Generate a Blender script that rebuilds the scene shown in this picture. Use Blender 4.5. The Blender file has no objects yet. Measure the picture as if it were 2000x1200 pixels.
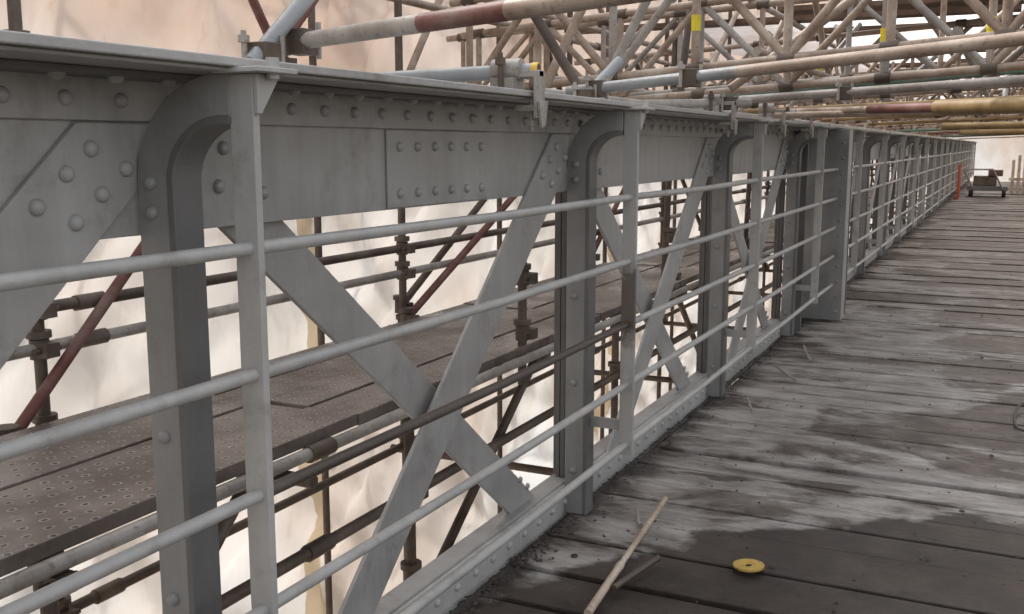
import bpy, math, random
from mathutils import Vector, Matrix, noise
random.seed(7)
S=1.4; ZO=1.14
def W(p): return Vector((p[0]*S,p[1]*S,(p[2]+ZO)*S))
scn=bpy.context.scene
scn.view_settings.view_transform='Standard'; scn.view_settings.look='None'; scn.view_settings.exposure=0

# ---------------------------------------------------------------- materials
def newmat(name):
    m=bpy.data.materials.new(name); m.use_nodes=True
    nt=m.node_tree; b=nt.nodes['Principled BSDF']; return m,nt,b
def N(nt,t,**k):
    n=nt.nodes.new(t)
    for a,v in k.items(): setattr(n,a,v)
    return n
def ramp(nt,fac,stops):
    r=N(nt,'ShaderNodeValToRGB'); e=r.color_ramp.elements
    while len(e)<len(stops): e.new(0.5)
    for i,(p,c) in enumerate(stops):
        e[i].position=p; e[i].color=(c[0],c[1],c[2],1)
    nt.links.new(fac,r.inputs[0]); return r.outputs[0]
def pos(nt,scale=(1,1,1),loc=(0,0,0),rot=(0,0,0)):
    g=N(nt,'ShaderNodeNewGeometry'); m=N(nt,'ShaderNodeMapping')
    m.inputs['Scale'].default_value=scale; m.inputs['Location'].default_value=loc; m.inputs['Rotation'].default_value=rot
    nt.links.new(g.outputs['Position'],m.inputs[0]); return m.outputs[0]
def nz(nt,vec,scale,detail=5,rough=.6,dist=0):
    n=N(nt,'ShaderNodeTexNoise'); n.inputs['Scale'].default_value=scale
    n.inputs['Detail'].default_value=detail; n.inputs['Roughness'].default_value=rough
    n.inputs['Distortion'].default_value=dist
    nt.links.new(vec,n.inputs['Vector']); return n.outputs[0]
def mixc(nt,fac,a,b,mode='MIX'):
    m=N(nt,'ShaderNodeMix',data_type='RGBA',blend_type=mode)
    if isinstance(fac,(int,float)): m.inputs[0].default_value=fac
    else: nt.links.new(fac,m.inputs[0])
    for i,v in ((6,a),(7,b)):
        if isinstance(v,tuple): m.inputs[i].default_value=(v[0],v[1],v[2],1)
        else: nt.links.new(v,m.inputs[i])
    return m.outputs[2]
def math_(nt,op,a,b=0,c=None):
    m=N(nt,'ShaderNodeMath',operation=op)
    for i,v in enumerate((a,b,c)):
        if v is None: continue
        if isinstance(v,(int,float)): m.inputs[i].default_value=v
        else: nt.links.new(v,m.inputs[i])
    return m.outputs[0]
def mrange(nt,v,a,b,c,d):
    r=N(nt,'ShaderNodeMapRange')
    for i,x in enumerate((a,b,c,d)): r.inputs[i+1].default_value=x
    nt.links.new(v,r.inputs[0]); return r.outputs[0]
def bump(nt,b,h,strength,dist=.01):
    n=N(nt,'ShaderNodeBump'); n.inputs['Strength'].default_value=strength; n.inputs['Distance'].default_value=dist
    nt.links.new(h,n.inputs['Height']); nt.links.new(n.outputs[0],b.inputs['Normal'])

def paint(name,c,dark=.75,rough=.42,zb=None):
    m,nt,b=newmat(name)
    p=pos(nt); big=nz(nt,p,2.2,4); fine=nz(nt,p,38,6,.7)
    streak=nz(nt,pos(nt,(9,9,1.2)),1.6,4)
    col=ramp(nt,big,[(.25,tuple(x*dark for x in c)),(.7,tuple(min(1,x*1.12) for x in c))])
    col=mixc(nt,.36,col,ramp(nt,streak,[(.3,(.60,.58,.56)),(.65,(1,1,1))]),'MULTIPLY')
    col=mixc(nt,ramp(nt,fine,[(.64,(0,0,0)),(.75,(.45,.45,.45))]),col,(.20,.16,.12))
    grime=nz(nt,p,5.5,8,.72,.4)
    col=mixc(nt,ramp(nt,grime,[(.54,(0,0,0)),(.72,(.5,.5,.5))]),col,(.15,.13,.115))
    if zb:
        sp=N(nt,'ShaderNodeSeparateXYZ'); nt.links.new(p,sp.inputs[0])
        zz=math_(nt,'ADD',sp.outputs[2],math_(nt,'MULTIPLY',math_(nt,'ADD',nz(nt,p,14,5,.7),-.5),.35))
        d=math_(nt,'ABSOLUTE',math_(nt,'ADD',zz,-.5*(zb[0]+zb[1])))
        col=mixc(nt,mrange(nt,d,(zb[1]-zb[0])*.38,(zb[1]-zb[0])*.62,.85,0),col,(.085,.062,.048))
    nt.links.new(col,b.inputs['Base Color'])
    nt.links.new(ramp(nt,big,[(.3,(rough-.08,)*3),(.7,(rough+.14,)*3)]),b.inputs['Roughness'])
    bump(nt,b,math_(nt,'ADD',nz(nt,p,60,4),math_(nt,'MULTIPLY',nz(nt,p,9,3),1.5)),.35,.005)
    return m
M_grey=paint('grey_paint',(.385,.377,.367),.78,.36)
M_grey2=paint('grey_paint_dusty',(.435,.425,.41),.82,.36)
M_frame=paint('grey_paint_frame',(.275,.273,.268),.70,.36)
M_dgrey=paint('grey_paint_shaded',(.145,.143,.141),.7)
M_bluegrey=paint('bluegrey_paint',(.31,.325,.335),.85)
M_brown=paint('brown_primer',(.085,.062,.05),.6,.4)
M_stained=paint('grey_paint_stained',(.42,.41,.395),.8,.42,(.78,1.08))
def tubemat(name,c1,c2,c3,rough=.55):
    m,nt,b=newmat(name); p=pos(nt)
    col=ramp(nt,nz(nt,p,3.5,6,.65),[(.3,c1),(.5,c2),(.68,c3)])
    col=mixc(nt,ramp(nt,nz(nt,p,45,4,.7),[(.55,(0,0,0)),(.7,(.6,.6,.6))]),col,(.10,.06,.04))
    nt.links.new(col,b.inputs['Base Color']); b.inputs['Roughness'].default_value=rough; b.inputs['Metallic'].default_value=.0
    bump(nt,b,nz(nt,p,70,4),.3,.003); return m
M_tan=tubemat('dusty_tan_tube',(.14,.088,.062),(.335,.25,.19),(.49,.415,.345),.5)
M_galv=tubemat('weathered_galv_tube',(.18,.15,.125),(.33,.30,.27),(.46,.43,.40),.45)
M_dark=tubemat('rusty_dark_tube',(.045,.029,.022),(.10,.073,.056),(.17,.13,.105))
M_red=tubemat('red_painted_tube',(.10,.03,.022),(.17,.06,.05),(.24,.16,.13))
M_green=tubemat('green_painted_tube',(.04,.11,.085),(.10,.19,.15),(.25,.27,.22))
M_yellow=tubemat('yellow_padding',(.17,.095,.035),(.30,.20,.08),(.38,.28,.15))
M_ytape=paint('yellow_tape',(.75,.60,.03),.9)
M_ycap=paint('yellow_plastic_cap',(.70,.42,.06),.9)
M_board=tubemat('brown_timber_board',(.05,.03,.02),(.12,.07,.045),(.2,.13,.09),.7)
M_stick=tubemat('pale_wood_stick',(.30,.2,.14),(.50,.40,.31),(.58,.5,.41))
M_black=paint('black_rubber',(.03,.03,.03),.7)
M_orange=paint('orange_barrier',(.45,.08,.03),.8)

# sheeting
def sheetmat(name,tint=(1,1,1),tr=.6,seam=True):
    m,nt,b=newmat(name)
    p=pos(nt); sp=N(nt,'ShaderNodeSeparateXYZ'); nt.links.new(p,sp.inputs[0])
    col=ramp(nt,nz(nt,pos(nt,(1,.8,.5)),.7,3,.5,0),[(.38,(.80,.71,.64)),(.48,(.86,.81,.77)),(.56,(.89,.87,.85)),(.66,(.90,.91,.92))])
    col=mixc(nt,.35,col,ramp(nt,nz(nt,pos(nt,(1,1.4,.6)),1.0,4,.55,0),[(.38,(.74,.65,.56)),(.50,(.96,.94,.92)),(.6,(1,1,1))]),'MULTIPLY')
    col=mixc(nt,ramp(nt,nz(nt,pos(nt,(1,1,.5)),7,7,.72),[(.56,(0,0,0)),(.72,(.38,.38,.38))]),col,(.55,.43,.33))
    if seam:
        wob=math_(nt,'MULTIPLY',nz(nt,pos(nt,(1,1,.9)),1.4,3),.6)
        yy=math_(nt,'ADD',sp.outputs[1],wob)
        fr=math_(nt,'FRACT',math_(nt,'MULTIPLY',math_(nt,'ADD',yy,-5.75+6),1/6.))
        band=mrange(nt,math_(nt,'ABSOLUTE',math_(nt,'ADD',fr,-.025)),.024,.032,1,0)
        zm=mrange(nt,sp.outputs[2],1.2,1.7,1,0)
        col=mixc(nt,math_(nt,'MULTIPLY',math_(nt,'MULTIPLY',band,zm),.85),col,(.52,.39,.24))
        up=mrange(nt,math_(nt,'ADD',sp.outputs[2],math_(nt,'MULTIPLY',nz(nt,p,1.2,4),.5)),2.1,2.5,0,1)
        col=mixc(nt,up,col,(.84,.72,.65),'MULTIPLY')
    col=mixc(nt,1.0,col,tint,'MULTIPLY')
    d=N(nt,'ShaderNodeBsdfDiffuse'); t=N(nt,'ShaderNodeBsdfTranslucent'); g=N(nt,'ShaderNodeBsdfGlossy')
    g.inputs['Roughness'].default_value=.25
    nt.links.new(col,d.inputs[0]); nt.links.new(col,t.inputs[0])
    mx=N(nt,'ShaderNodeMixShader'); mx.inputs[0].default_value=tr
    nt.links.new(d.outputs[0],mx.inputs[1]); nt.links.new(t.outputs[0],mx.inputs[2])
    mx2=N(nt,'ShaderNodeMixShader'); mx2.inputs[0].default_value=.07
    nt.links.new(mx.outputs[0],mx2.inputs[1]); nt.links.new(g.outputs[0],mx2.inputs[2])
    out=nt.nodes['Material Output']; nt.links.new(mx2.outputs[0],out.inputs[0])
    bn=N(nt,'ShaderNodeBump'); bn.inputs['Strength'].default_value=.8; bn.inputs['Distance'].default_value=.10
    nt.links.new(nz(nt,pos(nt,(1,1.7,.8)),1.7,3,.42,0),bn.inputs['Height'])
    for s in (d,t,g): nt.links.new(bn.outputs[0],s.inputs['Normal'])
    return m
M_sheet=sheetmat('plastic_sheeting',(.685,.68,.675),.5)
M_roofs=sheetmat('roof_sheeting',(.95,.95,.95),.8,False)

# deck
def deckmat():
    m,nt,b=newmat('muddy_timber_planks')
    p=pos(nt); sp=N(nt,'ShaderNodeSeparateXYZ'); nt.links.new(p,sp.inputs[0]); X,Y=sp.outputs[0],sp.outputs[1]
    grain=nz(nt,pos(nt,(1.2,22,22)),1.5,6,.65)
    big=nz(nt,pos(nt,(.8,1.3,1)),.9,7,.62,.5)
    mid=nz(nt,pos(nt,(1.0,2.4,1)),2.4,7,.7,.3)
    fine=nz(nt,p,30,6,.7)
    base=ramp(nt,mid,[(.32,(.11,.092,.080)),(.46,(.265,.243,.225)),(.64,(.44,.42,.395))])
    base=mixc(nt,.45,base,ramp(nt,grain,[(.3,(.5,.48,.46)),(.65,(1,1,1))]),'MULTIPLY')
    xx=mrange(nt,X,-1.3,1.2,.13,.72)
    yfar=mrange(nt,Y,7,14,0,.20)
    v=math_(nt,'ADD',math_(nt,'ADD',xx,yfar),math_(nt,'MULTIPLY',math_(nt,'ADD',big,-.5),3.2))
    mudm=ramp(nt,v,[(.33,(0,0,0)),(.50,(1,1,1))])
    mud=ramp(nt,nz(nt,p,5,7,.7),[(.3,(.026,.018,.014)),(.5,(.072,.053,.042)),(.72,(.19,.155,.13))])
    st=nz(nt,pos(nt,(.7,2.2,1),(4,1,0)),1.6,6,.65)
    dx=math_(nt,'ADD',X,-1.1); dy=math_(nt,'ADD',Y,-1.9)
    r=math_(nt,'SQRT',math_(nt,'ADD',math_(nt,'MULTIPLY',dx,dx),math_(nt,'MULTIPLY',dy,dy)))
    r=math_(nt,'ADD',r,math_(nt,'MULTIPLY',math_(nt,'ADD',nz(nt,p,1.8,6),-.5),.7))
    wet=mrange(nt,r,2.92,2.98,1,0)
    col=mixc(nt,mudm,base,mud)
    col=mixc(nt,ramp(nt,st,[(.58,(0,0,0)),(.625,(.85,.85,.85))]),col,(.042,.027,.020))
    wetc=mixc(nt,ramp(nt,nz(nt,p,3.5,6,.7),[(.4,(0,0,0)),(.68,(1,1,1))]),(.019,.0115,.008),(.052,.035,.026))
    col=mixc(nt,math_(nt,'MULTIPLY',wet,.96),col,wetc)
    eg=mrange(nt,math_(nt,'ADD',X,math_(nt,'MULTIPLY',math_(nt,'ADD',mid,-.5),.6)),-1.60,-1.45,1,0)
    col=mixc(nt,math_(nt,'MULTIPLY',eg,.88),col,(.036,.027,.021))
    col=mixc(nt,ramp(nt,fine,[(.60,(0,0,0)),(.7,(.5,.5,.5))]),col,(.045,.033,.025))
    nt.links.new(col,b.inputs['Base Color'])
    ro=ramp(nt,v,[(.2,(.58,)*3),(.6,(.33,)*3)])
    nt.links.new(mixc(nt,wet,ro,(.55,.55,.55)),b.inputs['Roughness'])
    h=math_(nt,'ADD',math_(nt,'MULTIPLY',grain,.5),math_(nt,'ADD',mid,math_(nt,'MULTIPLY',fine,.4)))
    bump(nt,b,h,.9,.02)
    return m
M_deck=deckmat()

def boardmat():
    m,nt,b=newmat('perforated_steel_board')
    p=pos(nt); sp=N(nt,'ShaderNodeSeparateXYZ'); nt.links.new(p,sp.inputs[0]); X,Y=sp.outputs[0],sp.outputs[1]
    gn=N(nt,'ShaderNodeNewGeometry'); sn=N(nt,'ShaderNodeSeparateXYZ'); nt.links.new(gn.outputs['True Normal'],sn.inputs[0])
    up=math_(nt,'GREATER_THAN',sn.outputs[2],.7)
    k=1/.06
    row=math_(nt,'FLOOR',math_(nt,'MULTIPLY',X,k))
    off=math_(nt,'MULTIPLY',math_(nt,'ABSOLUTE',math_(nt,'MODULO',row,2)),.5)
    fx=math_(nt,'ADD',math_(nt,'FRACT',math_(nt,'MULTIPLY',X,k)),-.5)
    fy=math_(nt,'ADD',math_(nt,'FRACT',math_(nt,'ADD',math_(nt,'MULTIPLY',Y,k*.85),off)),-.5)
    r=math_(nt,'SQRT',math_(nt,'ADD',math_(nt,'MULTIPLY',fx,fx),math_(nt,'MULTIPLY',fy,fy)))
    wear=ramp(nt,nz(nt,p,6,5,.7),[(.35,(.35,.35,.35)),(.6,(1,1,1))])
    ring=math_(nt,'MULTIPLY',math_(nt,'MULTIPLY',ramp(nt,r,[(.11,(0,0,0)),(.15,(1,1,1)),(.19,(.8,.8,.8)),(.26,(0,0,0))]),up),wear)
    hole=math_(nt,'MULTIPLY',math_(nt,'LESS_THAN',r,.125),up)
    col=ramp(nt,nz(nt,p,2.2,6,.65),[(.3,(.045,.032,.026)),(.5,(.125,.097,.083)),(.7,(.24,.205,.18))])
    col=mixc(nt,math_(nt,'MULTIPLY',ring,.75),col,(.50,.46,.42))  # highlights on the raised rims painted in as paler colour
    col=mixc(nt,hole,col,(.008,.006,.005))
    nt.links.new(col,b.inputs['Base Color'])
    nt.links.new(ramp(nt,nz(nt,p,1.6,5),[(.35,(.2,)*3),(.6,(.5,)*3)]),b.inputs['Roughness'])
    bump(nt,b,ring,.8,.006); return m
M_boardp=boardmat()
def simple(name,c,rough=.8,sc=3):
    m,nt,b=newmat(name); p=pos(nt)
    nt.links.new(ramp(nt,nz(nt,p,sc,6),[(.3,tuple(x*.6 for x in c)),(.7,tuple(x*1.3 for x in c))]),b.inputs['Base Color'])
    b.inputs['Roughness'].default_value=rough; return m
M_ground=simple('ground_earth',(.2,.17,.13),.9,.3)
M_mud=simple('mud',(.05,.035,.026),.7,8)

# ---------------------------------------------------------------- mesh builder
class MB:
    def __init__(s): s.v=[];s.f=[];s.sm=[];s.mi=[];s.mats=[]
    def mat(s,m):
        if m not in s.mats: s.mats.append(m)
        return s.mats.index(m)
    def add(s,vs,fs,m,smooth=False):
        o=len(s.v); s.v+= [W(x) for x in vs]; k=s.mat(m)
        for f in fs: s.f.append([i+o for i in f]); s.sm.append(smooth); s.mi.append(k)
    def box(s,x0,x1,y0,y1,z0,z1,m):
        vs=[(x,y,z) for x in (x0,x1) for y in (y0,y1) for z in (z0,z1)]
        s.add(vs,[(0,1,3,2),(4,6,7,5),(0,4,5,1),(2,3,7,6),(0,2,6,4),(1,5,7,3)],m)
    def polyx(s,poly,x0,x1,m):
        n=len(poly); vs=[(x0,a,b) for a,b in poly]+[(x1,a,b) for a,b in poly]
        s.add(vs,[list(range(n))[::-1],list(range(n,2*n))]+[(i,(i+1)%n,n+(i+1)%n,n+i) for i in range(n)],m)
    def tube(s,p,q,r,m,n=12,hollow=False):
        p=Vector(p);q=Vector(q);d=(q-p).normalized()
        a=d.orthogonal().normalized();b=d.cross(a)
        vs=[]
        for c in (p,q):
            for i in range(n):
                t=2*math.pi*i/n; vs.append(c+a*math.cos(t)*r+b*math.sin(t)*r)
        s.add(vs,[(i,(i+1)%n,n+(i+1)%n,n+i) for i in range(n)],m,True)
        s.add(vs,[list(range(n))[::-1],list(range(n,2*n))],m)
        if hollow:
            for c,sg in ((p,-1),(q,1)):
                c2=c+d*sg*.0006
                s.add([c2+(a*math.cos(2*math.pi*i/n)+b*math.sin(2*math.pi*i/n))*r*.8 for i in range(n)],[list(range(n))],M_black)  # black disc on the closed end paints the shade inside an open tube
    def rivet(s,c,nrm,r,m):
        nrm=Vector(nrm).normalized(); a=nrm.orthogonal().normalized(); b=nrm.cross(a); c=Vector(c)
        vs=[];n=12;rings=[(1,0),(.95,.32),(.76,.62),(.42,.80)]
        for rr,h in rings:
            for i in range(n):
                t=2*math.pi*i/n; vs.append(c+(a*math.cos(t)+b*math.sin(t))*r*rr+nrm*h*r)
        vs.append(c+nrm*r*.86); fs=[]
        for k in range(3):
            for i in range(n): fs.append((k*n+i,k*n+(i+1)%n,(k+1)*n+(i+1)%n,(k+1)*n+i))
        for i in range(n): fs.append((3*n+i,3*n+(i+1)%n,4*n))
        s.add(vs,fs,m,True)
    def obj(s,name,parent=None,bevel=0):
        me=bpy.data.meshes.new(name); me.from_pydata([tuple(v) for v in s.v],[],s.f)
        for m in s.mats: me.materials.append(m)
        for p,sm,k in zip(me.polygons,s.sm,s.mi): p.use_smooth=sm; p.material_index=k
        me.update(); o=bpy.data.objects.new(name,me); scn.collection.objects.link(o)
        if parent: o.parent=parent
        if bevel:
            b=o.modifiers.new('bevel','BEVEL'); b.width=bevel; b.segments=2; b.limit_method='ANGLE'; b.angle_limit=math.radians(50)
        return o
def empty(name):
    o=bpy.data.objects.new(name,None); scn.collection.objects.link(o); return o

YA=1.173; SP=1.676; R=.0173
NB=21
nodes=[YA+SP*k for k in range(-2,NB)]
YEND=nodes[-1]
YS=nodes[0]-.2

# ---------------------------------------------------------------- girder
G=empty('bridge_girder')
mb=MB()
mb.box(-1.40,-.99,YS,YEND,.1105,.124,M_grey2)
mb.box(-1.38,-1.005,YS,YEND,.1045,.1103,M_grey)
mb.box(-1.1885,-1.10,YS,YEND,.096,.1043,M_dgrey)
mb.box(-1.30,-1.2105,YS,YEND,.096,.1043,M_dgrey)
mb.obj('top_flange',G,.003)
mb=MB()
mb.box(-1.20,-1.189,YS,YEND,.036,.1042,M_grey)
mb.box(-1.2102,-1.2002,YS,YEND,-.137,.104,M_grey)
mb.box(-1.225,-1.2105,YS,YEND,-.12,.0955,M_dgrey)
for k,y in enumerate(nodes[:-1]):
    if (k-2)%3==0:
        mb.box(-1.2000,-1.1945,y+.675,y+1.145,-.134,.034,M_grey)
mb.obj('upper_chord',G,.0025)
mb=MB()
mb.box(-1.20,-1.188,YS,YEND,-1.16,-1.055,M_grey2)
mb.box(-1.26,-1.2002,YS,YEND,-1.16,-1.048,M_grey)
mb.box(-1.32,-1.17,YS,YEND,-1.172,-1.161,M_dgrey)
mb.obj('lower_chord',G,.003)
mb=MB()
for y in nodes[:-1]:
    yt,yb=y+.10,y+1.50; hw=.085
    mb.polyx([(yt-hw,.0),(yt+hw,.0),(yb+hw,-1.11),(yb-hw,-1.11)],-1.238,-1.2265,M_grey)
    yt,yb=y+SP-.045,y+.40; hw=.088
    mb.polyx([(yt-hw,.033),(yt+hw*.55,.033),(yt+hw*.55,-.04),(yb+hw,-1.10),(yb-hw,-1.10)],-1.1998,-1.1895,M_grey)
mb.obj('diagonal_bracing',G,.003)
mb=MB()
def frame(yn,zb=-1.14):
    y=yn-.030
    cx,cz=-1.038,-.046; ri,ro=.079,.1495; n=14
    path=[((cx-ri),zb,(cx-ro),zb,0)]
    for i in range(n+1):
        t=math.pi-(math.pi/2)*i/n
        path.append((cx+ri*math.cos(t),cz+ri*math.sin(t),cx+ro*math.cos(t),cz+ro*math.sin(t),.020*i/n))
    path.append((-1.0225,cz+ri,-1.0225,cz+ro-.0005,.0235))
    th=.012; vs=[]; m=M_frame
    for (xi,zi,xo,zo,s_) in path:
        yy=y+s_
        vs+=[(xi,yy,zi),(xo,yy,zo),(xo,yy+th,zo),(xi,yy+th,zi)]
    fs=[]; L=len(path)
    for i in range(L-1):
        a=i*4;b=a+4
        for k in range(4): fs.append((a+k,a+(k+1)%4,b+(k+1)%4,b+k))
    fs+=[(0,1,2,3)[::-1],tuple((L-1)*4+k for k in range(4))]
    mb.add(vs,fs,m)
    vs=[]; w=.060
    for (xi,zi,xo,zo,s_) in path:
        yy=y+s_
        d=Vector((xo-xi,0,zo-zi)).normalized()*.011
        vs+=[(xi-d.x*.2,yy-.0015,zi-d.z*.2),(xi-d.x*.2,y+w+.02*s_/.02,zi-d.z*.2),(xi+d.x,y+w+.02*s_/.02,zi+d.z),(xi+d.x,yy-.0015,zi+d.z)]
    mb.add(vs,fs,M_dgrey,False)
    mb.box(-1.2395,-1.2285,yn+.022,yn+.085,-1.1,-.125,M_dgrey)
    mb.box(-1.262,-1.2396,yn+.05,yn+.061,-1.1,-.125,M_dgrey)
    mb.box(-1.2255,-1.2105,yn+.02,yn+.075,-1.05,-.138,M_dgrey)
    mb.box(-1.125,-1.02,yn+.003,yn+.011,-.862,-.828,M_grey)
    for z in (-.055,-.10,-.45,-.72,-1.0): mb.rivet((-1.160,y-.0005,z),(0,-1,0),.0112,M_frame)
for k,y in enumerate(nodes): 
    if k!=0: frame(y)
mb.obj('curved_frames',G,.0025)
mb=MB()
y=YS
while y<16:
    mb.rivet((-1.1888,y,.066),(1,0,0),.0115,M_grey)
    mb.rivet((-1.142,y+.05,.0962),(0,0,-1),.0115,M_grey)
    mb.rivet((-1.1878,y,-1.105),(1,0,0),.0110,M_grey2)
    mb.rivet((-1.1878,y+.05,-1.077),(1,0,0),.0110,M_grey2)
    y+=.1
for k,y in enumerate(nodes[1:9]):
    if (k-1)%3==0:
        for i in range(6):
            mb.rivet((-1.1944,y+.722+i*.0762,-.002),(1,0,0),.0112,M_grey)
            mb.rivet((-1.1944,y+.722+i*.0762,-.103),(1,0,0),.0112,M_grey)
    for dy,z in ((-.113,-.004),(-.158,-.039),(-.21,-.083),(-.05,-.034),(-.098,-.07),(-.147,-.108)):
        mb.rivet((-1.1894,y+dy,z),(1,0,0),.0125,M_grey)
    for dy,z in ((.175,-.004),(.112,-.03),(.160,-.068),(.273,-.083)):
        mb.rivet((-1.2,y+dy,z),(1,0,0),.0125,M_grey)
    for dy,z in ((1.45,-1.0),(1.40,-.965)):
        mb.rivet((-1.2264,y+dy,z),(1,0,0),.010,M_grey)
mb.obj('rivets',G)
mb=MB()
yp=6.87
mb.box(-1.19,-.935,yp,yp+.02,-1.139,.103,M_frame)
mb.box(-.947,-.935,yp+.0205,yp+.16,-1.139,.103,M_grey)
mb.box(-1.187,-.948,yp+.30,yp+.32,-1.139,.103,M_dgrey)
mb.box(-1.1885,-1.15,yp-.28,yp-.26,-1.139,.095,M_dgrey)
mb.box(-1.1885,-1.10,yp-.52,yp-.50,-1.139,.095,M_dgrey)
for i in range(12): mb.rivet((-.97,yp-.0005,-1.08+i*.1),(0,-1,0),.0105,M_frame)
mb.obj('end_pilaster',G,.003)

# ---------------------------------------------------------------- railing
RL=empty('handrail')
mb=MB()
for k,y in enumerate(nodes):
    if k==0: continue
    j=.003*math.sin(k*2.3)
    mb.box(-1.0215+j,-.9785+j,y-.004,y+.010,-.935,.102,M_stained if k==3 else M_grey2)
    mb.box(-1.03+j,-.945,y-.03,y+.055,.1025,.1100,M_grey2)
    mb.polyx([(y-.003,.102),(y+.05,.102),(y+.006,.045),(y-.003,.045)],-.9784+j,-.970+j,M_grey2)
    mb.tube((-.963,y+.02,.095),(-.963,y+.02,.125),.010,M_grey2,6)
mb.obj('posts',RL,.002)
mb=MB()
for i,z in enumerate((-.150,-.340,-.529,-.716,-.905)):
    for k in range(len(nodes)-1):
        y0,y1=nodes[k],nodes[k+1]
        if k==5:
            mb.tube((-1.0,y0,z),(-1.0,yp,z),.0105,M_grey2); mb.tube((-1.0,yp+.33,z),(-1.0,nodes[k+1],z),.0105,M_grey2); continue
        m=M_brown if (i==2 and k==2) else M_grey2
        dz=.002*math.sin(k*1.7+i)
        ym=(y0+y1)/2
        if k<8:
            mb.tube((-1.0,y0,z),(-1.0,ym,z-.003+dz),.0105,m,16); mb.tube((-1.0,ym,z-.003+dz),(-1.0,y1,z),.0105,m,16)
        else: mb.tube((-1.0,y0,z),(-1.0,y1,z),.0105,m,8)
mb.obj('rails',RL)

# ---------------------------------------------------------------- deck
mb=MB()
y=-3.0; rnd=random.Random(3)
while y<YEND+2:
    w=.17+rnd.random()*.09
    x0=-1.175+rnd.random()*.03 ; z=-1.14-rnd.random()*.012; t=rnd.uniform(-.008,.008)
    sk=rnd.uniform(-.012,.012)
    a,b=y+.004,y+w-rnd.uniform(.004,.010)
    vs=[]
    for x,s_ in ((x0,0),(4.2,sk)):
        for yy in (a,b):
            zz=z+(t if yy==b else 0)
            vs+=[(x,yy+s_,zz-.05),(x,yy+s_,zz)]
    mb.add(vs,[(0,1,3,2),(4,6,7,5),(0,4,5,1),(2,3,7,6),(0,2,6,4),(1,5,7,3)],M_deck)
    y+=w
mb.obj('timber_deck',None,.006)
mb=MB(); mb.box(-1.165,4.2,-3,YEND+2,-1.26,-1.215,M_board); mb.obj('deck_bearers')
mb=MB(); rnd=random.Random(11)
def clump(c,r):
    n=6; vs=[];fs=[]
    for k,(h,rr) in enumerate(((0,1),(.35,.8),(.6,.35))):
        for i in range(n):
            t=2*math.pi*i/n+k*.4; q=r*rr*(.7+rnd.random()*.6)
            vs.append((c[0]+math.cos(t)*q,c[1]+math.sin(t)*q*1.2,c[2]+h*r*(.6+rnd.random()*.5)))
    for k in range(2):
        for i in range(n): fs.append((k*n+i,k*n+(i+1)%n,(k+1)*n+(i+1)%n,(k+1)*n+i))
    fs.append(tuple(range(2*n,3*n))); mb.add(vs,fs,M_mud)
for i in range(4200):
    yy=1.5+rnd.random()**1.5*14
    if rnd.random()<.75: xx=-1.175+abs(rnd.gauss(0,.04))
    else: xx=rnd.uniform(-1.15,1.2)
    clump((xx,yy,-1.142),rnd.uniform(.0015,.006)*(1.8 if rnd.random()<.05 else 1))
mb.obj('mud_debris')

# ---------------------------------------------------------------- loose items on deck
def bent_tube(mb,pts,r,m,n=8):
    for a,b in zip(pts[:-1],pts[1:]): mb.tube(a,b,r,m,n)
mb=MB()
p0=Vector((-.915,3.0,-1.112)); p1=Vector((-.850,2.17,-1.126)); pm=p0.lerp(p1,.66)
mb.tube(p0,pm,.0085,M_stick,10); mb.tube(pm,p1,.0105,M_stick,10); mb.tube(pm+(p0-p1)*.02,pm-(p0-p1)*.02,.0115,M_stick,10)
mb.obj('wooden_pole')
mb=MB(); mb.tube((-.80,2.545,-1.122),(-.842,2.33,-1.124),.0085,M_brown,8); mb.tube((-.80,2.545,-1.122),(-.7975,2.56,-1.122),.0095,M_brown,8); mb.obj('short_metal_rod')
mb=MB(); n=32; c=(-.565,2.636,-1.133); ro,ri=.042,.0085
vs=[];fs=[]
for r_,h in ((ri,.004),(.017,.0035),(.019,.0065),(ro,.006),(ro,.001)):
    for i in range(n):
        t=2*math.pi*i/n; vs.append((c[0]+r_*math.cos(t),c[1]+r_*math.sin(t),c[2]+h+.0015*math.cos(t)))
for k in range(4):
    for i in range(n): fs.append((k*n+i,k*n+(i+1)%n,(k+1)*n+(i+1)%n,(k+1)*n+i))
M_disc=tubemat('yellow_abrasive_disc',(.40,.26,.06),(.56,.38,.08),(.60,.50,.28))
mb.add(vs,fs,M_disc); mb.obj('grinding_disc')
for (a,b) in (((-.975,2.90,-1.12),(-.935,2.80,-1.128)),((-.99,4.45,-1.118),(-.93,4.28,-1.128)),((-1.0,5.15,-1.116),(-.87,4.95,-1.128)),((-.98,5.8,-1.12),(-.9,5.5,-1.128))):
    mb=MB(); mb.tube(a,b,.006,M_galv,8); mb.tube(b,Vector(b)+Vector((.01,-.012,-.002)),.008,M_galv,8); mb.obj('metal_offcut')
mb=MB(); pts=[]
for i in range(24):
    t=i/23; pts.append((.15+.06*math.cos(t*4.2+1.2),4.65+.25*math.sin(t*4.2+1.2),-1.128+.01*math.sin(t*9)))
bent_tube(mb,pts,.005,M_black); mb.obj('rubber_hose')

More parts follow.
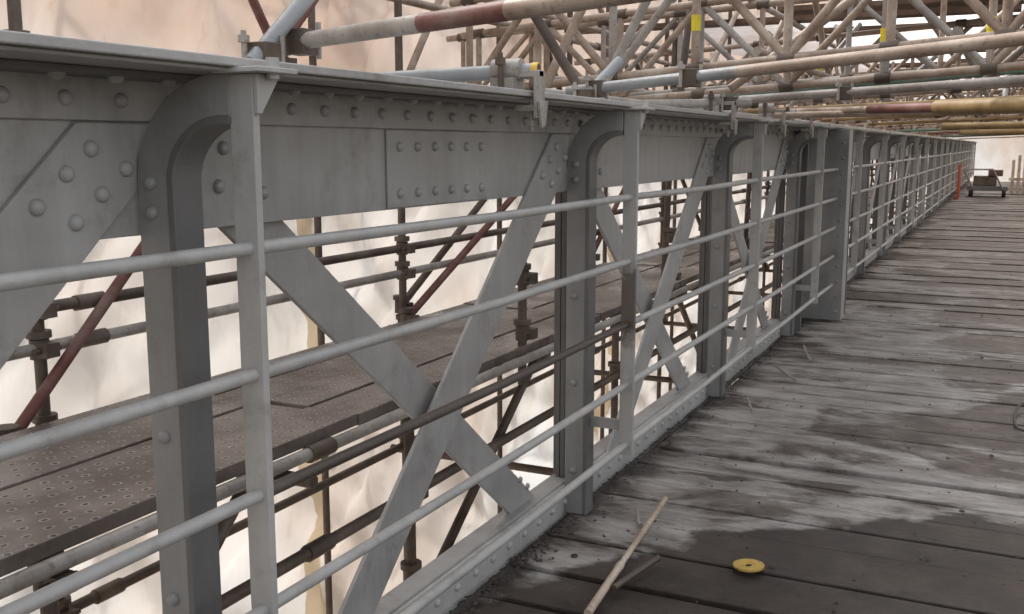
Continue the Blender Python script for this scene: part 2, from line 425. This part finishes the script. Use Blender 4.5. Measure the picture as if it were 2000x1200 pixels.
# ---------------------------------------------------------------- scaffold beside girder
SC=empty('access_scaffold')
mb=MB()
for i in range(4):
    x1=-1.6-.178*i; x0=x1-.170; yy=-1.5
    while yy<34:
        L=1.9; dz=.004*((int(yy*7)+i)%3)
        mb.box(x0,x1,yy+.004,yy+L-.004,-.785+dz,-.75+dz,M_boardp); yy+=L
mb.obj('walkway_boards',SC,.004)
mb=MB()
for x,z,m in ((-1.585,-.792,M_galv),(-2.33,-.792,M_dark),(-2.40,-.56,M_galv),(-2.40,-.449,M_dark),(-1.6,-1.066,M_dark),(-1.6,-1.356,M_dark),(-2.4,-.12,M_dark),(-2.4,.25,M_dark),(-2.4,-1.35,M_dark),(-2.4,.62,M_tan)):
    yy=-2
    while yy<34:
        L=4.1; mb.tube((x,yy,z),(x,yy+L,z+.006*math.sin(yy*3)),R,m,12)
        mb.tube((x,yy-.05,z),(x,yy+.05,z),R*1.35,M_dark,10); yy+=L
ys=[1.92+1.9*k for k in range(-1,16)]
def collar(p,m=M_dark):
    p=Vector(p)
    mb.tube(p-Vector((0,0,.028)),p+Vector((0,0,.028)),R*1.55,m,10)
    mb.tube(p+Vector((0,0,.032)),p+Vector((0,0,.052)),R*2.0,m,10)
    mb.box(p.x+.012,p.x+.055,p.y-.022,p.y+.022,p.z-.02,p.z+.02,m)
    mb.tube(p+Vector((.03,-.045,0)),p+Vector((.03,.045,0)),.008,m,6)
for y in ys:
    mb.tube((-2.4,y,-5),(-2.4,y,1.6),R,M_dark,12)
    for z in (-.80,-.56,-.449,-.12,.25,-1.35): collar((-2.4,y,z))
    mb.tube((-2.5,y+.04,-.825),(-1.5,y+.04,-.825),R,M_dark)
    mb.tube((-2.5,y+.04,-1.39),(-1.5,y+.04,-1.39),R,M_dark)
    mb.tube((-2.9,y+.06,-3),(-2.9,y+.06,1.6),R,M_dark)
for y in (1.275,2.6,4.45,6.3,8.2,10.1,12,13.9):
    mb.tube((-1.62,y,-5),(-1.62,y,-.81),R,M_dark)
    for z in (-.83,-1.066,-1.356): collar((-1.62,y,z))
for y in (3.42,5.3,7.2,9.1,11):
    mb.tube((-1.66 if y>4 else -1.62,y,-.9),(-1.62,y,-.38 if y<4 else .6),R,M_dark); collar((-1.62,y,-.70)); collar((-1.62,y,-.49))
def ext(p,q,a,b):
    p=Vector(p);q=Vector(q);d=q-p; return p-d*a,q+d*b
for (p,q,a,b,m) in (((-2.36,1.81,-.75),(-2.36,2.256,-.33),.1,3.2,M_red),((-2.36,3.83,-.738),(-2.36,4.81,-.293),.05,1.2,M_red),
      ((-2.44,3.9,-.70),(-2.44,4.65,-.293),.05,1.6,M_dark),((-1.64,3.59,-.83),(-1.64,2.85,-1.364),.0,1.5,M_dark),
      ((-1.66,1.9,-.83),(-1.66,1.2,-1.5),.0,1.5,M_dark),((-2.36,6.0,-.7),(-2.36,6.9,-.1),0,.8,M_red),((-2.36,8.6,-.7),(-2.36,7.6,-.0),0,.8,M_dark),
      ((-1.64,5.3,-.83),(-1.64,4.5,-1.5),0,1.5,M_dark),((-1.64,5.5,-.83),(-1.64,6.3,-1.5),0,1.2,M_dark),
      ((-2.44,-.2,-.7),(-2.44,.9,-.1),0,1.,M_dark),((-2.46,1.1,.3),(-2.46,2.0,1.3),0,0,M_tan),((-2.46,3.1,.3),(-2.46,2.4,1.3),0,0,M_red),((-2.46,3.9,.2),(-2.46,4.7,1.2),0,0,M_tan),((-2.46,5.9,.1),(-2.46,5.0,1.2),0,0,M_dark)):
    p,q=ext(p,q,a,b); mb.tube(p,q,R,m)
    collar(p)
for k in range(5,16):
    y=1.92+1.9*k
    mb.tube((-2.36,y,-.7),(-2.36,y+1.9*(1 if k%2 else -1),.3),R,M_dark,8)
mb.obj('tubes',SC)
# outer scaffold that carries the sheeting
mb=MB()
for k in range(-2,19):
    y=.9+1.9*k
    mb.tube((-3.36,y,-5),(-3.36,y,2.5),R,M_dark,8)
    for z in (-2.6,-.9,.8):
        s_=1 if (k+int(z*3))%2 else -1
        mb.tube((-3.39,y,z),(-3.39,y+1.9*s_,z+1.6),R,M_dark,8)
        if k%2==0: mb.tube((-3.41,y+.3,z+.2),(-3.41,y+1.2*s_,z+1.9),R,M_dark,8)
for z in (-3.4,-2.2,-1.1,-.1,.9,1.9):
    mb.tube((-3.33,-4,z),(-3.33,36,z),R,M_dark,8)
mb.obj('outer_tubes',SC)

# ---------------------------------------------------------------- sheeting
def sheet(name,y0,y1,z0,z1,x,ny,nzz,mat,amp=.07):
    vs=[];fs=[]
    for j in range(nzz+1):
        for i in range(ny+1):
            y=y0+(y1-y0)*i/ny; z=z0+(z1-z0)*j/nzz
            q=Vector((y*1.3,z*.45,3.1))
            d=amp*.9*noise.noise(q)+amp*.35*noise.noise(Vector((y*4+z*1.2,z*.9,7)))
            d+=amp*.6*abs(noise.noise(Vector((y*2.2-z*2.2,z*.7+y*.5,2))))*2
            d+=amp*.6*abs(noise.noise(Vector((y*1.8+z*1.8,z*.6-y*.4,9))))*2
            d+=amp*.9*abs(math.sin((y-1.92)*math.pi/1.9))
            vs.append(W((x-d,y,z)))
    for j in range(nzz):
        for i in range(ny):
            a=j*(ny+1)+i; fs.append((a,a+1,a+ny+2,a+ny+1))
    me=bpy.data.meshes.new(name); me.from_pydata([tuple(v) for v in vs],[],fs); me.materials.append(mat)
    for p in me.polygons: p.use_smooth=True
    o=bpy.data.objects.new(name,me); scn.collection.objects.link(o); return o
sheet('plastic_sheeting',-4,38,-5.2,2.6,-2.98,800,150,M_sheet,.13)
mb=MB(); mb.add([(-3.1,37.5,-5.2),(5,37.5,-5.2),(5,37.5,2.6),(-3.1,37.5,2.6)],[(0,1,2,3)],M_roofs); mb.obj('end_sheeting')
mb=MB()
y=9.5
while y<37.5:
    for x0,x1 in ((-3.1,-.4),(-.4,2.4),(2.4,5)):
        z0=1.30+.06*x0; z1=1.30+.06*x1
        mb.add([(x0,y,z0),(x1,y,z1),(x1,y+1.65,z1-.02),(x0,y+1.65,z0-.02)],[(0,1,2,3)],M_roofs)
    y+=1.7
mb.obj('roof_sheeting')
mb=MB(); rnd=random.Random(5)
y=6.4; k=0
while y<36:
    for i in range(5):
        if rnd.random()<.45: continue
        x0=rnd.choice((-2.8,-1.4,-.6,.2)); yy=y+i*.17
        z=.93+.06*x0
        mb.box(x0,x0+2.8,yy,yy+.155,z,z+.03,M_board)
    y+=1.7;k+=1
mb.obj('overhead_timber_boards')

# ---------------------------------------------------------------- overhead lattice beams
def lattice(y,seed,base=.30,st=.42,skew=None,rr=.8,xa=-2.95,xb=4.3):
    rnd=random.Random(seed); mb=MB()
    h=.40; oy=rnd.uniform(-.2,.2)*.3 if skew is None else skew
    def zb(x): return base+.055*(x+1.2)
    P=lambda x,t: Vector((x,y+oy*(x+1),zb(x)+t))
    m1=rnd.choice((M_tan,M_galv,M_tan)); 
    mb.tube(P(xa,0),P(xb,0),R,m1,12); mb.tube(P(xa,h),P(xb,h),R,M_tan,12)
    x=xa+.1;i=0
    while x<xb-st:
        m2=rnd.choice((M_tan,M_tan,M_tan,M_galv))
        mb.tube(P(x,0),P(x,h),R*rr,m2,10)
        for hh in (0,h): mb.tube(P(x-.03,hh),P(x+.03,hh),R*1.4,M_dark,8)
        if i%2==0: mb.tube(P(x,0),P(x+st,h),R*rr,m2,10)
        else: mb.tube(P(x,h),P(x+st,0),R*rr,m2,10)
        x+=st;i+=1
    for k in range(2):
        xx=rnd.uniform(-1.2,.8); q=P(xx-(xx-xa-.1)%st,0)
        mb.tube(q+Vector((0,0,.14)),q+Vector((0,0,.20)),R*1.1,M_ytape,8)
    mb.obj('lattice_beam')
lattice(3.9,101,.29,.36,-.16,.95,-2.3)
lattice(4.6,102,.24,.40,-.10,.9,-2.6)
for k in range(17):
    lattice(5.3+1.75*k,k)
LT=empty('overhead_bracing'); mb=MB(); rnd=random.Random(21)
for x,z,m in ((-1.35,.165,M_galv),(-1.9,.30,M_tan),(-.9,.36,M_tan),(-.2,.40,M_galv),(.5,.44,M_tan),(1.2,.5,M_tan),(-1.25,.74,M_tan),(-.5,.76,M_tan),(.4,.80,M_tan),(1.5,.86,M_dark),(-2.2,.66,M_tan)):
    y=4.0 if z>.2 else 3.0
    mb.tube((x,y,z),(x,36,z),R,m,8)
for k in range(80):
    y=rnd.uniform(4.6,26); x=rnd.uniform(-2.6,1.2); s_=rnd.choice((-1,1))
    m=rnd.choice((M_tan,M_tan,M_galv,M_dark,M_dark,M_green if k%9==0 else M_tan))
    if rnd.random()<.5: mb.tube((x,y,.28),(x,y+s_*.9,.85),R,m,8)
    else: mb.tube((x,y,.26),(x+s_*.7,y+.1,.92),R,m,8)
for k in range(10):
    y=6.2+k*3.1; z=.2+.02*(k%3)
    mb.tube((-1.5,y,z),(2.8,y+rnd.uniform(-.6,.6),z+.16),R,rnd.choice((M_galv,M_tan,M_yellow,M_green,M_red)),10)
for y,z in ((8.3,.15),(11.5,.14),(15,.17)):
    mb.tube((-.5,y+.5,z),(2.8,y-.3,z+.03),.028,M_yellow,12)
for k in range(16):
    y=3.6+k*1.1
    mb.tube((-1.42,y,.135),(-1.42+rnd.uniform(-.3,.5),y+rnd.uniform(-.4,.6),.8),R,rnd.choice((M_tan,M_galv,M_dark,M_tan)),8)
mb.obj('brace_tubes',LT)

def named_tube(name,segs,couplers=()):
    global mb
    mb=MB()
    for p,q,r,m in segs: mb.tube(p,q,r,m,16,hollow=True)
    for c in couplers:
        c=Vector(c)
        mb.box(c.x-.024,c.x+.024,c.y-.024,c.y+.024,c.z-.028,c.z+.024,M_dark)
        mb.tube(c+Vector((-.02,-.036,-.03)),c+Vector((-.02,-.036,.045)),.006,M_galv,6)
        mb.tube(c+Vector((-.02,-.036,.022)),c+Vector((-.02,-.036,.036)),.012,M_galv,6)
        mb.tube(c+Vector((.022,.03,-.035)),c+Vector((.022,.03,.04)),.006,M_galv,6)
    return mb.obj(name,None,.003 if couplers else 0)
def lerp(a,b,t): return Vector(a).lerp(Vector(b),t)
a,b=(-1.40,1.785,.215),(1.3,.755,.232)
named_tube('scaffold_tube',[(a,lerp(a,b,.16),R,M_galv),(lerp(a,b,.16),lerp(a,b,.24),R*1.002,M_red),(lerp(a,b,.24),b,R,M_tan)],[lerp(a,b,.02)])
named_tube('scaffold_tube',[((-1.36,1.62,.16),(-1.36,2.9,1.20),R,M_bluegrey)],[(-1.36,1.66,.18)])
named_tube('scaffold_tube',[((-2.3,2.02,.135),(-1.0,2.165,.170),R,M_bluegrey),((-1.0,2.165,.170),(-.985,2.167,.1705),R*1.08,M_ycap)])
a,b=(-1.3,3.09,.173),(2.3,2.30,.40)
named_tube('scaffold_tube',[(a,lerp(a,b,.16),R,M_bluegrey),(lerp(a,b,.16),b,R,M_tan)],[lerp(a,b,.03),lerp(a,b,.12)])
named_tube('scaffold_tube',[((-1.3,5.0,.235),(1.5,7.0,.55),R,M_green)])
a,b=(-1.5,6.5,.205),(.9,3.2,.125)
named_tube('scaffold_tube',[(a,lerp(a,b,.36),R,M_tan),(lerp(a,b,.36),lerp(a,b,.5),R*1.3,M_red),(lerp(a,b,.5),b,.031,M_yellow)])
named_tube('scaffold_tube',[((-1.21,3.0,.145),(-1.19,3.26,.277),R,M_bluegrey)],[(-1.21,3.01,.15)])
named_tube('scaffold_tube',[((-2.4,3.1,.14),(-.93,4.05,.165),R,M_galv)],[(-1.0,4.0,.165)])
named_tube('scaffold_tube',[((-1.9,2.2,.16),(-1.9,6.9,.22),R,M_galv)])
named_tube('scaffold_tube',[((-1.2,4.3,.18),(1.6,3.9,.30),R,M_galv)],[(-.6,4.22,.205)])
named_tube('scaffold_tube',[((-1.2,5.6,.16),(1.6,5.0,.17),R,M_tan)])
for p,q,m in (((-1.0,4.0,.22),(-.2,4.3,.85),M_tan),((-.25,3.6,.9),(.15,3.7,.24),M_tan),((-1.6,3.5,.15),(-1.3,3.7,.9),M_tan),((-1.75,3.2,.85),(-1.35,3.35,.17),M_dark)):
    named_tube('scaffold_tube',[(p,q,R,m)])
def clamp(x,y):
    global mb
    mb=MB(); z=.124
    mb.tube((x-.035,y,z+.048),(x+.035,y+.004,z+.049),R*1.5,M_galv,14)
    mb.box(x-.03,x+.03,y-.03,y+.03,z+.001,z+.03,M_galv)
    mb.tube((x,y-.036,z+.0),(x,y-.036,z+.085),.0065,M_dark,8)
    mb.tube((x,y-.036,z+.058),(x,y-.036,z+.074),.013,M_dark,6)
    xj=-.978
    mb.box(xj-.004,xj+.005,y-.025,y+.020,.062,z+.045,M_galv)
    mb.polyx([(y-.028,.10),(y+.022,.10),(y+.008,.045),(y-.012,.04)],xj+.0055,xj+.013,M_galv)
    mb.box(xj-.05,xj-.004,y-.020,y+.016,.078,.092,M_galv)
    mb.tube((xj-.02,y,.035),(xj-.02,y,.10),.0065,M_galv,8); mb.tube((xj-.02,y,.045),(xj-.02,y,.058),.0125,M_galv,6)
    mb.box(x,xj+.005,y-.012,y+.012,z+.031,z+.046,M_galv)
    mb.obj('girder_clamp',None,.002)
clamp(-1.06,2.155); clamp(-1.06,3.98); clamp(-1.06,4.95); clamp(-1.1,5.7)

# ---------------------------------------------------------------- far objects
E=empty('site_trolley')
mb=MB(); cx,cy,cz=-.42,25.3,-1.14
mb.box(cx-.42,cx+.42,cy,cy+.9,cz+.14,cz+.24,M_dgrey)
mb.box(cx-.30,cx+.18,cy+.1,cy+.7,cz+.245,cz+.46,M_dark)
mb.box(cx+.0,cx+.30,cy+.05,cy+.4,cz+.465,cz+.60,M_board)
mb.obj('body',E,.02)
mb=MB()
for sx in (-.34,.34):
    for sy in (.12,.75): mb.tube((cx+sx-.04,cy+sy,cz+.09),(cx+sx+.04,cy+sy,cz+.09),.09,M_black,16)
mb.obj('wheels',E)
mb=MB(); mb.tube((cx-.3,cy,cz+.2),(cx-.5,cy-.3,cz+.62),.02,M_galv); mb.tube((cx+.3,cy,cz+.2),(cx+.1,cy-.3,cz+.62),.02,M_galv); mb.tube((cx-.5,cy-.3,cz+.62),(cx+.1,cy-.3,cz+.62),.02,M_galv); mb.obj('handle',E)
mb=MB(); 
mb.box(-.98,-.955,24.06,24.44,-1.0,-.45,M_orange); mb.box(-.99,-.945,24.0,24.059,-1.14,-.4,M_orange); mb.box(-.99,-.945,24.441,24.5,-1.14,-.4,M_orange)
mb.box(-1.05,-.991,24.0,24.06,-1.14,-1.1,M_orange); mb.obj('safety_barrier',None,.01)
mb=MB()
for i in range(5): mb.box(.05+i*.13,.12+i*.13,28+.1*i,28.1+.1*i,-1.14,-.35+.12*((i*7)%3),M_stick)
mb.box(0,.7,27.9,27.96,-.85,-.78,M_stick); mb.obj('timber_stack')

mb=MB(); mb.box(-400,400,-400,400,-8.2,-8,M_ground); mb.obj('ground')

# ---------------------------------------------------------------- light
w=bpy.data.worlds.new('World'); scn.world=w; w.use_nodes=True; nt=w.node_tree
sky=nt.nodes.new('ShaderNodeTexSky'); sky.sky_type='NISHITA'; sky.sun_disc=False
el,az=math.radians(46),math.radians(-75)
sky.sun_elevation=el; sky.sun_rotation=az; sky.dust_density=4; sky.air_density=1.0
hs=nt.nodes.new('ShaderNodeHueSaturation'); hs.inputs['Saturation'].default_value=.25; hs.inputs['Value'].default_value=2.5
tint=nt.nodes.new('ShaderNodeMix'); tint.data_type='RGBA'; tint.blend_type='MULTIPLY'; tint.inputs[0].default_value=1; tint.inputs[7].default_value=(1,.985,.96,1)
nt.links.new(sky.outputs[0],hs.inputs['Color']); nt.links.new(hs.outputs[0],tint.inputs[6])
bg=nt.nodes['Background']; nt.links.new(tint.outputs[2],bg.inputs[0]); bg.inputs[1].default_value=.15
sd=bpy.data.lights.new('sun','SUN'); sd.energy=2.4; sd.angle=math.radians(6); sd.color=(1,.965,.93)
so=bpy.data.objects.new('sun',sd); scn.collection.objects.link(so)
dirv=Vector((math.sin(az)*math.cos(el),math.cos(az)*math.cos(el),math.sin(el)))
so.rotation_euler=dirv.to_track_quat('Z','Y').to_euler()

# ---------------------------------------------------------------- camera
f=1980.
d=Vector((975,315,-f)).normalized(); u=Vector((0,f,315)).normalized(); r=d.cross(u)
M=Matrix(((r.x,r.y,r.z),(d.x,d.y,d.z),(u.x,u.y,u.z)))
cd=bpy.data.cameras.new('camera'); cd.sensor_width=36; cd.lens=36*f/2000; cd.clip_start=.02; cd.clip_end=1500
co=bpy.data.objects.new('camera',cd); scn.collection.objects.link(co)
co.matrix_world=Matrix.Translation(W((0,0,0)))@M.to_4x4()
scn.camera=co
